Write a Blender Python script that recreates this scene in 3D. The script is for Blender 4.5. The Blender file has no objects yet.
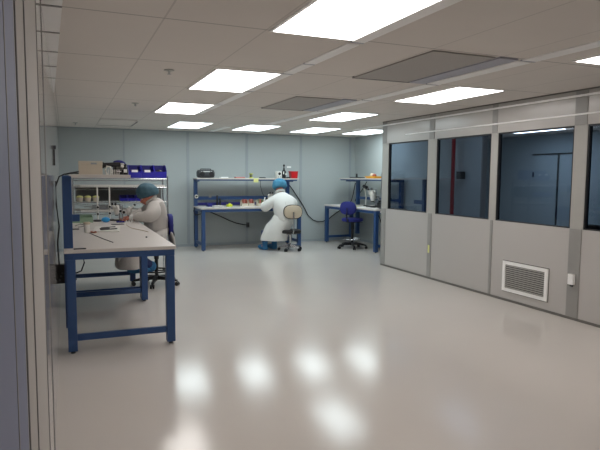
import bpy, bmesh, math, random
from mathutils import Vector, Matrix, Euler
random.seed(7)
PI = math.pi
scene = bpy.context.scene
COL = scene.collection

# ------------------------------------------------------------------ materials
def lin(c):
    return tuple(((v/255)/12.92 if v/255 <= .04045 else (((v/255)+.055)/1.055)**2.4) for v in c)

def mat(name, rgb, rough=.5, metal=0., var=.06, scale=12., spec=.5, emit=None, estr=0., bump=0., coat=0.):
    m = bpy.data.materials.new(name); m.use_nodes = True
    nt = m.node_tree; n = nt.nodes; l = nt.links
    b = n['Principled BSDF']
    c = lin(rgb)
    tc = n.new('ShaderNodeTexCoord'); nz = n.new('ShaderNodeTexNoise')
    nz.inputs['Scale'].default_value = scale; nz.inputs['Detail'].default_value = 3
    l.new(tc.outputs['Object'], nz.inputs['Vector'])
    mx = n.new('ShaderNodeMix'); mx.data_type = 'RGBA'
    mx.inputs[6].default_value = (*[max(0, v*(1-var)) for v in c], 1)
    mx.inputs[7].default_value = (*[min(1, v*(1+var)) for v in c], 1)
    l.new(nz.outputs['Fac'], mx.inputs[0])
    l.new(mx.outputs[2], b.inputs['Base Color'])
    b.inputs['Roughness'].default_value = rough
    b.inputs['Metallic'].default_value = metal
    b.inputs['Specular IOR Level'].default_value = spec
    b.inputs['Coat Weight'].default_value = coat
    if bump:
        bp = n.new('ShaderNodeBump'); bp.inputs['Strength'].default_value = bump
        bp.inputs['Distance'].default_value = .01
        l.new(nz.outputs['Fac'], bp.inputs['Height']); l.new(bp.outputs['Normal'], b.inputs['Normal'])
    if emit:
        b.inputs['Emission Color'].default_value = (*emit, 1)
        b.inputs['Emission Strength'].default_value = estr
    return m

def glass_mat(name, tint):
    m = bpy.data.materials.new(name); m.use_nodes = True
    nt = m.node_tree; n = nt.nodes; l = nt.links
    n.remove(n['Principled BSDF']); out = n['Material Output']
    tr = n.new('ShaderNodeBsdfTransparent'); tr.inputs['Color'].default_value = (*tint, 1)
    gl = n.new('ShaderNodeBsdfGlossy'); gl.inputs['Roughness'].default_value = .03
    gl.inputs['Color'].default_value = (.8, .85, .95, 1)
    fr = n.new('ShaderNodeFresnel'); fr.inputs['IOR'].default_value = 1.4
    nz = n.new('ShaderNodeTexNoise'); nz.inputs['Scale'].default_value = 3
    mx = n.new('ShaderNodeMixShader')
    ge = n.new('ShaderNodeNewGeometry'); sb = n.new('ShaderNodeMath'); sb.operation = 'SUBTRACT'; sb.inputs[0].default_value = 1
    ml = n.new('ShaderNodeMath'); ml.operation = 'MULTIPLY'
    l.new(ge.outputs['Backfacing'], sb.inputs[1]); l.new(sb.outputs[0], ml.inputs[0]); l.new(fr.outputs[0], ml.inputs[1])
    l.new(ml.outputs[0], mx.inputs[0]); l.new(tr.outputs[0], mx.inputs[1]); l.new(gl.outputs[0], mx.inputs[2])
    l.new(mx.outputs[0], out.inputs['Surface'])
    return m

M = dict(
    floor=mat('epoxy_floor', (206, 200, 194), .15, var=.03, scale=1.3, spec=.42),
    ceil=mat('ceiling_tile', (220, 214, 208), .85, var=.025, scale=3),
    wallp=mat('wall_panel', (178, 186, 187), .42, var=.02, scale=1.5),
    wallg=mat('glossy_wall_panel', (206, 203, 202), .07, var=.02, scale=2, spec=.6),
    wallm=mat('matt_wall_panel', (190, 186, 182), .65, var=.02, scale=2, spec=.2),
    part=mat('partition_panel', (190, 187, 184), .22, var=.02, scale=2),
    post=mat('grey_trim', (152, 151, 148), .45, var=.03),
    mull=mat('pale_mullion', (176, 175, 170), .4, var=.03),
    seam=mat('seam_grey', (164, 172, 178), .5),
    dseam=mat('dark_seam', (138, 136, 135), .6),
    base=mat('base_rail', (112, 110, 106), .5),
    adj=mat('dim_wall', (150, 162, 168), .6, var=.03),
    door=mat('blue_grey_door', (130, 136, 162), .6, var=.03),
    whitep=mat('white_paint', (250, 250, 248), .4),
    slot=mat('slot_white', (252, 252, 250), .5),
    hepa=mat('diffuser_grey', (172, 168, 164), .7, var=.12, scale=160),
    hframe=mat('slot_frame', (172, 173, 184), .5),
    glass=glass_mat('tinted_glass', (.52, .57, .64)),
    gasket=mat('black_gasket', (28, 30, 34), .5),
    blue=mat('blue_steel', (44, 76, 124), .38, var=.05),
    top=mat('white_laminate', (208, 203, 198), .35, var=.02),
    chrome=mat('chrome', (200, 202, 205), .2, 1.),
    steel=mat('brushed_steel', (165, 168, 170), .35, .9, scale=40),
    pgrey=mat('panel_grey', (118, 119, 118), .6),
    black=mat('black_plastic', (22, 22, 25), .45),
    dgrey=mat('dark_grey', (62, 64, 68), .5),
    white=mat('white_plastic', (224, 222, 216), .4),
    cream=mat('cream_plastic', (214, 204, 186), .5),
    beige=mat('beige_vinyl', (200, 186, 164), .5),
    navy=mat('navy_fabric', (32, 38, 118), .8, var=.12, scale=80),
    bin=mat('blue_bin', (36, 34, 158), .35),
    bininner=mat('navy_bin', (30, 28, 110), .45),
    red=mat('red_plastic', (190, 22, 30), .4),
    redp=mat('red_pipe', (170, 24, 34), .4),
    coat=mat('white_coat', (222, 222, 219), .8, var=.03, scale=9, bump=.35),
    coat_shaded=mat('white_coat_shaded', (192, 188, 184), .85, var=.05, scale=11, bump=.4),  # white coat darkened to imitate the dimmer light at the left bench
    coatf=mat('coat_seam', (205, 205, 203), .8),
    cap=mat('bouffant_teal', (62, 94, 108), .8, var=.15, scale=35, bump=.5),
    capb=mat('bouffant_blue', (60, 126, 158), .8, var=.15, scale=35, bump=.5),
    skin=mat('skin', (196, 124, 102), .55),
    lips=mat('lips', (160, 84, 78), .5),
    eyew=mat('eye_white', (225, 222, 215), .3),
    jeans=mat('jeans', (42, 54, 98), .85, var=.12, scale=60),
    bootie=mat('shoe_cover', (46, 108, 154), .7, var=.1, scale=30, bump=.4),
    glove=mat('pale_glove', (206, 206, 214), .6),
    yel=mat('yellow_green', (206, 214, 46), .5),
    note=mat('yellow_note', (226, 226, 150), .7),
    orange=mat('orange_yellow', (232, 168, 40), .5),
    brown=mat('brown_card', (150, 82, 62), .7),
    pink=mat('pink_card', (206, 120, 112), .6),
    cyan=mat('cyan_rubber', (40, 148, 210), .45),
    green=mat('green_mat', (140, 166, 142), .6),
    tin=mat('olive_bottle', (120, 122, 84), .4),
)
def lamp_mat(name, c, s):
    return mat(name, (250, 250, 250), .6, emit=c, estr=s)
LW = lamp_mat('diffuser_warm', (1.0, .925, .875), 6.8)
LN = lamp_mat('diffuser_near', (1.0, .915, .86), 2.4)
LM = lamp_mat('diffuser_mid', (1.0, .965, .935), 7.0)
LC = lamp_mat('diffuser_cool', (.84, .97, 1.0), 7.0)

# ceiling material: painted tile joints
def ceiling_mat():
    m = M['ceil']; nt = m.node_tree; n = nt.nodes; l = nt.links
    b = n['Principled BSDF']; src = b.inputs['Base Color'].links[0].from_socket
    tc = n.new('ShaderNodeTexCoord'); sp = n.new('ShaderNodeSeparateXYZ'); l.new(tc.outputs['Object'], sp.inputs[0])
    outs = []
    for ax, off, mod, w in (('X', -.07, .635, .011), ('Y', 3.43, 1.27, .014)):
        a = n.new('ShaderNodeMath'); a.operation = 'SUBTRACT'; a.inputs[1].default_value = off - mod/2 - mod*20
        l.new(sp.outputs[ax], a.inputs[0])
        d = n.new('ShaderNodeMath'); d.operation = 'MODULO'; d.inputs[1].default_value = mod; l.new(a.outputs[0], d.inputs[0])
        s = n.new('ShaderNodeMath'); s.operation = 'SUBTRACT'; s.inputs[1].default_value = mod/2; l.new(d.outputs[0], s.inputs[0])
        ab = n.new('ShaderNodeMath'); ab.operation = 'ABSOLUTE'; l.new(s.outputs[0], ab.inputs[0])
        lt = n.new('ShaderNodeMath'); lt.operation = 'LESS_THAN'; lt.inputs[1].default_value = w/2; l.new(ab.outputs[0], lt.inputs[0])
        k = n.new('ShaderNodeMath'); k.operation = 'MULTIPLY'; k.inputs[1].default_value = .22 if ax == 'X' else .5; l.new(lt.outputs[0], k.inputs[0])
        outs.append(k)
    mxm = n.new('ShaderNodeMath'); mxm.operation = 'MAXIMUM'; l.new(outs[0].outputs[0], mxm.inputs[0]); l.new(outs[1].outputs[0], mxm.inputs[1])
    mx = n.new('ShaderNodeMix'); mx.data_type = 'RGBA'; mx.inputs[7].default_value = (*lin((70, 68, 66)), 1)
    l.new(mxm.outputs[0], mx.inputs[0]); l.new(src, mx.inputs[6]); l.new(mx.outputs[2], b.inputs['Base Color'])
ceiling_mat()

# ------------------------------------------------------------------ mesh builder
class MB:
    def __init__(s): s.bm = bmesh.new()
    def _add(s, fn, mtx, bevel=0., seg=2):
        t = bmesh.new(); fn(t)
        if bevel:
            bmesh.ops.bevel(t, geom=t.edges[:], offset=bevel, segments=seg, affect='EDGES', profile=.6)
        bmesh.ops.transform(t, matrix=mtx, verts=t.verts)
        me = bpy.data.meshes.new('t'); t.to_mesh(me); t.free(); s.bm.from_mesh(me); bpy.data.meshes.remove(me); return s
    def box(s, c, d, rot=(0, 0, 0), bevel=0., seg=2):
        def f(t): bmesh.ops.create_cube(t, size=1, matrix=Matrix.Diagonal((*d, 1)))
        return s._add(f, Matrix.Translation(c) @ Euler(rot).to_matrix().to_4x4(), bevel, seg)
    def bb(s, a, b, bevel=0.):
        return s.box([(x+y)/2 for x, y in zip(a, b)], [abs(y-x) for x, y in zip(a, b)], bevel=bevel)
    def cyl(s, p0, p1, r0, r1=None, n=16, bevel=0.):
        p0, p1 = Vector(p0), Vector(p1); d = p1-p0; r1 = r0 if r1 is None else r1
        def f(t): bmesh.ops.create_cone(t, cap_ends=True, segments=n, radius1=r0, radius2=r1, depth=d.length)
        return s._add(f, Matrix.Translation((p0+p1)/2) @ d.to_track_quat('Z', 'Y').to_matrix().to_4x4(), bevel, 1)
    def sph(s, c, r, rot=(0, 0, 0), u=16, v=10):
        r = (r, r, r) if isinstance(r, (int, float)) else r
        def f(t): bmesh.ops.create_uvsphere(t, u_segments=u, v_segments=v, radius=1)
        return s._add(f, Matrix.Translation(c) @ Euler(rot).to_matrix().to_4x4() @ Matrix.Diagonal((*r, 1)))
    def lathe(s, prof, c=(0, 0, 0), n=20, rot=(0, 0, 0)):
        def f(t):
            rings = []
            for r, z in prof:
                rings.append([t.verts.new((r*math.cos(2*PI*i/n), r*math.sin(2*PI*i/n), z)) for i in range(n)])
            for a, b in zip(rings, rings[1:]):
                for i in range(n): t.faces.new((a[i], a[(i+1) % n], b[(i+1) % n], b[i]))
            t.faces.new(rings[0][::-1]); t.faces.new(rings[-1])
        return s._add(f, Matrix.Translation(c) @ Euler(rot).to_matrix().to_4x4())
    def tube(s, pts, r, n=8):
        pts = [Vector(p) for p in pts]
        def f(t):
            rings = []; up = Vector((0, 0, 1))
            for i, p in enumerate(pts):
                d = (pts[min(i+1, len(pts)-1)] - pts[max(i-1, 0)]).normalized()
                a = d.cross(up)
                if a.length < .05: a = d.cross(Vector((0, 1, 0)))
                a.normalize(); b = a.cross(d)
                rings.append([t.verts.new(p + r*(math.cos(2*PI*k/n)*a + math.sin(2*PI*k/n)*b)) for k in range(n)])
            for a, b in zip(rings, rings[1:]):
                for k in range(n): t.faces.new((a[k], a[(k+1) % n], b[(k+1) % n], b[k]))
            t.faces.new(rings[0][::-1]); t.faces.new(rings[-1])
        return s._add(f, Matrix.Identity(4))
    def loft(s, rings, cap=True):
        def f(t):
            R = [[t.verts.new(p) for p in r] for r in rings]; n = len(R[0])
            for a, b in zip(R, R[1:]):
                for k in range(n): t.faces.new((a[k], a[(k+1) % n], b[(k+1) % n], b[k]))
            if cap: t.faces.new(R[0][::-1]); t.faces.new(R[-1])
        return s._add(f, Matrix.Identity(4))
    def torus(s, c, R, r, rot=(0, 0, 0), n=24, k=8):
        def f(t):
            rings = [[t.verts.new(((R+r*math.cos(2*PI*j/k))*math.cos(2*PI*i/n), (R+r*math.cos(2*PI*j/k))*math.sin(2*PI*i/n), r*math.sin(2*PI*j/k))) for j in range(k)] for i in range(n)]
            for i in range(n):
                a, b = rings[i], rings[(i+1) % n]
                for j in range(k): t.faces.new((a[j], b[j], b[(j+1) % k], a[(j+1) % k]))
        return s._add(f, Matrix.Translation(c) @ Euler(rot).to_matrix().to_4x4())
    def mesh(s, me):
        s.bm.from_mesh(me); return s
    def build(s, name, m, parent=None, loc=None, rotz=0, smooth=False):
        bmesh.ops.recalc_face_normals(s.bm, faces=s.bm.faces)
        me = bpy.data.meshes.new(name); s.bm.to_mesh(me); s.bm.free()
        me.materials.append(m)
        if smooth:
            me.shade_smooth() if hasattr(me, 'shade_smooth') else None
            try: me.set_sharp_from_angle(angle=math.radians(38))
            except Exception: pass
        o = bpy.data.objects.new(name, me); COL.objects.link(o)
        if parent: o.parent = parent
        if loc is not None: o.location = loc
        o.rotation_euler.z = rotz
        return o

def thing(name, label, cat, loc=(0, 0, 0), rotz=0, group=None):
    o = bpy.data.objects.new(name, None); COL.objects.link(o); o.empty_display_size = .1
    o.location = loc; o.rotation_euler = (0, 0, rotz); o['label'] = label; o['category'] = cat
    if group: o['group'] = group
    return o
def tag(o, label, cat, group=None):
    o['label'] = label; o['category'] = cat
    if group: o['group'] = group
    return o
def struct(name, mb, m, label=None, cat=None, smooth=False, parent=None):
    o = mb.build(name, m, parent, smooth=smooth)
    if parent is None:
        o['kind'] = 'structure'
        if label: o['label'] = label
        if cat: o['category'] = cat
    return o
def copy_tree(o, parent=None):
    c = o.copy(); COL.objects.link(c); c.parent = parent
    for ch in list(o.children): copy_tree(ch, c)
    return c

# ------------------------------------------------------------------ camera
H, XL, XR, D = 2.44, -.09, 4.99, 11.9
f, pitch, yaw, roll, ch = 559.349, .0878867, .3972245, .0070032, 1.523237
fw = Vector((math.sin(yaw)*math.cos(pitch), math.cos(yaw)*math.cos(pitch), -math.sin(pitch)))
rr = Vector((math.cos(yaw), -math.sin(yaw), 0)); uu = rr.cross(fw)
r2 = rr*math.cos(roll)+uu*math.sin(roll); u2 = -rr*math.sin(roll)+uu*math.cos(roll)
cam = bpy.data.cameras.new('camera'); cam.sensor_width = 36; cam.lens = f/600*36; cam.clip_start = .02
co = bpy.data.objects.new('camera', cam); COL.objects.link(co)
co.matrix_world = Matrix(((r2.x, u2.x, -fw.x, 0), (r2.y, u2.y, -fw.y, 0), (r2.z, u2.z, -fw.z, ch), (0, 0, 0, 1)))
scene.camera = co

# ------------------------------------------------------------------ room shell
XA, XF, YN, YC = 6.4, 9.5, -1.2, 7.45
struct('floor', MB().bb((-.2, YN-.1, -.08), (XF+.1, D+.1, 0)), M['floor'], 'glossy pale grey epoxy floor of the clean room', 'floor')
struct('ceiling', MB().bb((-.2, YN-.1, H), (XF+.1, D+.1, H+.08)), M['ceil'], 'suspended white tile ceiling with recessed lights', 'ceiling')
struct('wall_back', MB().bb((-.2, D, 0), (XF+.1, D+.08, H)), M['wallp'], 'pale blue grey panelled wall at the far end', 'wall')
struct('wall_alcove', MB().bb((XA, YC, 0), (XA+.08, D, H)), M['wallp'], 'pale side wall behind the far right bench', 'wall')
struct('wall_near', MB().bb((-.2, YN-.08, 0), (XF+.1, YN, H)), M['wallp'], 'pale wall behind the viewpoint', 'wall')
w = MB(); w.bb((XF, YN, 0), (XF+.08, D, H))
struct('wall_far_right', w, M['adj'], 'dim blue grey wall of the room behind the windows', 'wall')
# left wall
struct('wall_left_near', MB().bb((XL-.1, 1.34, 0), (XL, 2.5, H)).bb((XL-.1, YN, 0), (XL, -.6, H)), M['wallm'], 'matt grey wall panel between the blue grey door and glossy panels', 'wall')
struct('wall_left', MB().bb((XL-.1, 2.5, 0), (XL, D, H)), M['wallg'],
       'glossy grey panel wall running along the left edge', 'wall')
for i, y in enumerate((1.36, 1.69, 2.5, 3.2)):
    struct('trim_%d' % (i+1), MB().bb((XL-.004, y-.008, 0), (XL+.003, y+.008, H)), M['dseam'])
# tapering pale strip imitating a reflection at the left ceiling edge, with cross joints
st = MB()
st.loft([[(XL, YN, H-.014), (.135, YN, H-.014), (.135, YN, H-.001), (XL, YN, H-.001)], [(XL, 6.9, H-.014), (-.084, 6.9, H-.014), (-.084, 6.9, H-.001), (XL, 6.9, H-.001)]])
struct('trim_30', st, M['slot'], 'pale tapering strip imitating a reflection along the left ceiling edge', 'trim')
for k in range(9):
    y = .9+k*.62; xx = .135-(y-YN)*(.219/8.1)
    struct('trim_%d' % (31+k), MB().bb((XL, y-.012, H-.018), (xx, y+.012, H-.012)), M['dseam'])  # dark bars drawing the joint lines of the imitated reflection
dr = MB().bb((XL-.08, -.6, 0), (XL, 1.34, H)).build('door_1', M['door']); dr['kind'] = 'structure'; dr['label'] = 'blue grey door leaf at the extreme left edge'; dr['category'] = 'door'
MB().bb((XL, 1.1, .02), (XL+.001, 1.115, H-.02)).build('door_stile', M['dseam'], dr)

# back wall seams and skirting
for i, x in enumerate((2.41, 3.71, 5.0, 6.27)):
    struct('trim_%d' % (i+10), MB().bb((x-.028, D-.008, 0), (x+.028, D, H)), M['seam'])
struct('trim_14', MB().bb((1.1, D-.006, 0), (1.13, D, H)), M['seam'])
struct('baseboard_back', MB().bb((XL, D-.012, 0), (XA, D, .055)), M['seam'])
struct('baseboard_alcove', MB().bb((XA-.012, 8.3, 0), (XA, D-.012, .055)), M['seam'])
struct('trim_15', MB().bb((XL, D-.02, H-.022), (XA, D, H)), M['seam'])
tag(MB().bb((4.66, D-.004, 1.7), (4.76, D, 1.735)).build('wall_label', M['whitep']), 'small white sticker on the back wall above the red bin', 'sticker')

# ------------------------------------------------------------------ partition with windows
lo, up = MB(), MB()
SILL, HEAD = .98, 2.072
YE = 8.285
lo.bb((XR, YN, .02), (XR+.06, YE, SILL)); up.bb((XR, YN, HEAD), (XR+.06, YE, H))
struct('wall_right', lo, M['part'], 'white lower panels of the glazed partition', 'wall')
struct('wall_right_upper', up, M['part'], 'white panels above the partition windows', 'wall')
struct('baseboard_right', MB().bb((XR-.006, YN, 0), (XR+.066, YE, .028)), M['base'])
wins = [(6.995, 8.1), (5.655, 6.785), (4.4, 5.535), (3.11, 4.235), (1.82, 2.95), (-1.1, 1.66)]
edges = [YE] + [v for a, b in wins for v in (b, a)] + [YN]
mu = MB()
for hi, lo_ in zip(edges[0::2], edges[1::2]): mu.bb((XR, lo_, SILL), (XR+.06, hi, HEAD))
struct('wall_right_mullions', mu, M['mull'], 'pale mullions between the partition windows', 'wall')
for i, (y, wl, wu) in enumerate(((8.22, .13, .13), (6.9, .09, .12), (5.595, .04, .09), (4.32, .15, .15), (3.03, .15, .15))):
    struct('trim_%d' % (i+20), MB().bb((XR-.008, y-wl/2, .028), (XR, y+wl/2, SILL)).bb((XR-.008, y-wu/2, HEAD), (XR, y+wu/2, H-.003)), M['post'])
struct('trim_25', MB().bb((XR, 8.285, 0), (XR+.06, 8.293, H)), M['post'])
struct('trim_26', MB().bb((XR-.012, YN, H-.014), (XR, YE, H)), M['base'])
for i, (a, b) in enumerate(wins):
    g = MB().bb((XR+.028, a, SILL), (XR+.034, b, HEAD)).build('window_%d' % (i+1), M['glass']); g['kind'] = 'structure'
    g['label'] = 'dark tinted fixed window in the partition'; g['category'] = 'window'
    fr = MB(); t = .018
    fr.bb((XR+.006, a, SILL), (XR+.05, a+t, HEAD)).bb((XR+.006, b-t, SILL), (XR+.05, b, HEAD)).bb((XR+.006, a+t, SILL), (XR+.05, b-t, SILL+.012)).bb((XR+.006, a+t, HEAD-t), (XR+.05, b-t, HEAD))
    fr.build('window_frame', M['gasket'], g)
# two slim white rails
tag(MB().bb((XR-.03, .5, 2.362), (XR-.014, 9.3, 2.384), bevel=.003).build('ceiling_rail', M['whitep']), 'slim white rail just under the ceiling along the partition', 'rail')
tag(MB().bb((XR-.014, .5, 2.175), (XR, 7.6, 2.193), bevel=.003).build('wall_rail', M['whitep']), 'slim white rail on the partition just above the windows', 'rail')
# vent grille
v = thing('vent_grille', 'white louvred return air grille low on the partition panel', 'vent', (XR-.001, 5.005, .31))
m_ = MB(); W2, H2 = .352, .185
for sy in (-1, 1): m_.bb((-.016, min(sy*W2, sy*(W2-.045)), -H2), (0, max(sy*W2, sy*(W2-.045)), H2))
for sz in (-1, 1): m_.bb((-.016, -W2+.045, min(sz*H2, sz*(H2-.04))), (0, W2-.045, max(sz*H2, sz*(H2-.04))))
m_.build('frame', M['whitep'], v)
MB().bb((-.004, -W2+.045, -H2+.04), (-.001, W2-.045, H2-.04)).build('backing', M['dgrey'], v)
MB().bb((-.002, -W2-.01, -H2-.01), (.0005, W2+.01, H2+.01)).build('gasket', M['base'], v)
for k in range(12):
    z = -H2+.052+k*.0242
    MB().box((-.009, 0, z), (.016, 2*(W2-.047), .0045), rot=(0, -.6, 0)).build('louver', M['mull'], v)
# outlet box and tag
ob = thing('outlet_box', 'small white outlet box on the grey post right of the grille', 'outlet', (XR-.008, 4.325, .44))
MB().box((-.018, 0, 0), (.036, .07, .115), bevel=.006).build('housing', M['whitep'], ob)
MB().box((-.012, 0, -.068), (.02, .03, .02), bevel=.003).build('plug', M['dgrey'], ob)
tag(MB().bb((XR-.0105, 6.885, .39), (XR-.0085, 6.925, .505)).build('yellow_tag', M['note']), 'yellow tag stuck low on the grey post between first two windows', 'tag')

# ------------------------------------------------------------------ ceiling fittings
def troffer(x, y, m, label):
    t = thing('ceiling_light', label, 'ceiling light', (x, y, H), group='recessed ceiling lights')
    MB().bb((0, 0, -.012), (.57, 1.2, -.003)).build('diffuser', m, t)
    fm = MB()
    fm.bb((-.022, -.022, -.01), (0, 1.222, 0)).bb((.57, -.022, -.01), (.592, 1.222, 0)).bb((0, -.022, -.01), (.57, 0, 0)).bb((0, 1.2, -.01), (.57, 1.222, 0))
    fm.build('frame', M['slot'], t)
    return t
troffer(1.24, 2.21, LW, 'nearest lit ceiling panel, cut off by the top edge')
troffer(1.24, 4.80, LM, 'lit ceiling panel, second nearest in the left row')
troffer(1.24, 7.25, LM, 'lit ceiling panel, third nearest in the left row')
troffer(1.85, 9.80, LC, 'lit ceiling panel over the wire rack end, last of left row')
troffer(3.13, 9.80, LC, 'lit ceiling panel in front of the back bench middle')
troffer(4.38, 9.80, LC, 'lit ceiling panel near back wall above the seated worker on right')
troffer(5.55, 9.70, LC, 'lit ceiling panel over the far right bench, beside partition end')
troffer(3.71, 7.27, LC, 'lit ceiling panel mid room, second from the far end in right row')
troffer(3.72, 4.71, LM, 'large lit ceiling panel right of centre beside the partition')
troffer(1.24, -.33, LN, 'lit ceiling panel above the viewpoint, out of frame')
troffer(3.72, -.44, LN, 'lit ceiling panel right of the viewpoint, out of frame')
troffer(3.72, 2.10, LW, 'lit ceiling panel cut off by the right edge')

def slot(x0, x1, y0, y1, label, g):
    t = thing('ceiling_slot', label, 'ceiling slot', (x0, y0, H), group=g)
    MB().bb((0, 0, -.008), (x1-x0, y1-y0, -.001)).build('strip', M['slot'], t)
    MB().bb((0, y1-y0, -.01), (x1-x0, y1-y0+.02, 0)).build('end_cap', M['hframe'], t)
    return t
g1 = 'white slots beside the left row of lights'
for k, (a, b, l) in enumerate(((2.3, 3.46, 'white ceiling slot beside the nearest light panel'), (3.53, 4.28, 'white ceiling slot between nearest and second left lights'),
        (4.32, 4.76, 'short white ceiling slot just before the second left light'), (4.8, 5.9, 'white ceiling slot beside the second left light'),
        (6.0, 7.18, 'white ceiling slot between second and third left lights'), (7.25, 8.4, 'white ceiling slot beside the third left light'))):
    slot(1.825, 1.92, a, b, l, g1)
slot(2.8, 2.93, 10.4, 11.75, 'short white ceiling slot near the back wall', g1)
g2 = 'white slots beside the ceiling diffusers'
for k, (a, b, l) in enumerate(((2.2, 3.45, 'white ceiling slot nearest in the right row'), (3.5, 4.7, 'white ceiling slot beside the near grey diffuser'),
        (4.75, 6.0, 'white ceiling slot between the two grey diffusers'), (6.05, 7.3, 'white ceiling slot beside the far grey diffuser'),
        (7.35, 8.6, 'white ceiling slot past the far grey diffuser'), (8.65, 9.6, 'farthest white ceiling slot in the right row'))):
    slot(3.32, 3.46, a, b, l, g2)
def diffuser(y, label):
    t = thing('ceiling_diffuser', label, 'vent', (2.49, y, H), group='grey ceiling diffusers')
    MB().bb((0, 0, -.012), (.575, 1.2, -.002)).build('perforated_face', M['hepa'], t)
    MB().bb((-.012, 1.2, -.016), (.6, 1.222, 0)).build('frame', M['dseam'], t)
    MB().bb((.6, -.02, -.014), (.78, 1.22, 0)).build('side_trim', M['hframe'], t)
diffuser(3.46, 'grey perforated ceiling diffuser nearest the viewer')
diffuser(6.07, 'grey perforated ceiling diffuser farther down the room')
def sprinkler(x, y, label):
    t = thing('sprinkler_head', label, 'sprinkler', (x, y, H), group='sprinkler heads')
    MB().lathe([(.045, 0), (.045, -.006), (.02, -.012)]).build('escutcheon', M['mull'], t, smooth=True)
    MB().cyl((0, 0, -.012), (0, 0, -.035), .008).cyl((0, 0, -.035), (0, 0, -.038), .018).build('deflector', M['steel'], t)
sprinkler(.87, 5.07, 'small round sprinkler head left of the second light')
sprinkler(.86, 7.56, 'small round sprinkler head left of the third light')
sprinkler(.2, 10.86, 'small round sprinkler head in the far left ceiling corner')
t = thing('ceiling_hatch', 'ceiling tile with open dark gap in the far left corner', 'ceiling tile', (.57, 9.87, H))
MB().bb((0, 0, -.012), (.59, 1.16, -.002)).build('tile', M['ceil'], t)
MB().bb((.59, .3, -.016), (.62, 1.19, 0)).bb((0, 1.16, -.016), (.59, 1.19, 0)).build('gap', M['dseam'], t)

# ------------------------------------------------------------------ benches
def bench(label, loc, rotz, L, Dp, zt, zs, sy0, sy1, ups, beams, brackets=True, bx=None, sx0=0., sx1=None, group='blue framed workbenches'):
    """local x along the length, y from the front edge (0) to the rear (Dp)"""
    t = thing('workbench', label, 'workbench', loc, rotz, group)
    MB().bb((0, 0, zt-.03), (L, Dp, zt), bevel=.004).build('tabletop', M['top'], t)
    fr = MB(); a = .045
    fr.bb((.02, .012, zt-.085), (L-.02, .05, zt-.03)).bb((.02, Dp-.05, zt-.085), (L-.02, Dp-.012, zt-.03))
    fr.bb((.012, .05, zt-.085), (.05, Dp-.05, zt-.03)).bb((L-.05, .05, zt-.085), (L-.012, Dp-.05, zt-.03))
    fr.build('frame', M['blue'], t)
    for x in (.05, L-.05):
        for y in (.05, Dp-.05):
            lg = MB().bb((x-.037, y-.037, .02), (x+.037, y+.037, zt-.085), bevel=.004).build('leg', M['blue'], t)
            MB().cyl((x, y, 0), (x, y, .02), .02, .014).build('foot', M['dgrey'], lg)
        MB().bb((x-.018, .087, .105), (x+.018, Dp-.087, .16), bevel=.003).build('side_rail', M['blue'], t)
    for x in ups:
        MB().bb((x-.037, Dp-.074, .2), (x+.037, Dp, zs+.012), bevel=.004).build('upright', M['blue'], t)
        if brackets: MB().bb((x-.012, sy0+.04, zs-.05), (x+.012, Dp-.03, zs-.0), bevel=.003).build('shelf_bracket', M['blue'], t)
    sx1 = L if sx1 is None else sx1
    MB().bb((sx0, sy0, zs), (sx1, sy1, zs+.026), bevel=.004).build('overhead_shelf', M['top'], t)
    if brackets: MB().bb((sx0+.03, sy0+.02, zs-.028), (sx1-.03, sy0+.045, zs)).build('shelf_beam', M['blue'], t)
    for z0, z1 in beams:
        MB().bb(((bx or (ups[0]+.037, 0))[0], Dp-.03, z0), ((bx or (0, ups[-1]-.037))[1], Dp, z1)).build('rear_beam', M['blue'], t)
    return t
B1 = bench('nearest blue framed workbench with white top against left wall', (.9, 5.0, 0), PI/2, 1.92, .925, .892, 1.494, .38, .85, (.16, 1.8), ((.99, 1.06),), brackets=False)
B1b = bench('blue workbench behind the nearest one, with microscopes on its top', (.9, 6.93, 0), PI/2, 1.28, .925, .892, 1.494, .43, .85, (1.2,), (), brackets=False)
B2 = bench('long blue workbench with overhead shelf along the back wall', (2.47, 10.95, 0), 0, 2.17, .77, .872, 1.437, .37, .75, (.05, 2.12), ((1.0, 1.075),), sx0=0, sx1=2.24)
MB().bb((.09, .735, .885), (2.07, .765, .945)).build('power_strip', M['bininner'], B2)
B3 = bench('blue workbench in the far right alcove beside the partition end', (5.475, 11.63, 0), -PI/2+.07, 2.08, .76, .87, 1.452, .36, .75, (.30, 1.93), ((1.0, 1.06),), sx0=.05, sx1=2.1)
B4 = bench('blue workbench seen through the first partition window', (5.46, 9.12, 0), -PI/2, 1.4, .78, .87, 1.47, .4, .78, (.36,), ((1.0, 1.075),), brackets=False, sx0=-.1, sx1=1.05, bx=(0, .33))
# arm bracket on the nearest bench upright
MB().bb((1.66, .76, 1.0), (1.76, .89, 1.075), bevel=.006).build('arm_bracket', M['blue'], B1)

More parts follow.
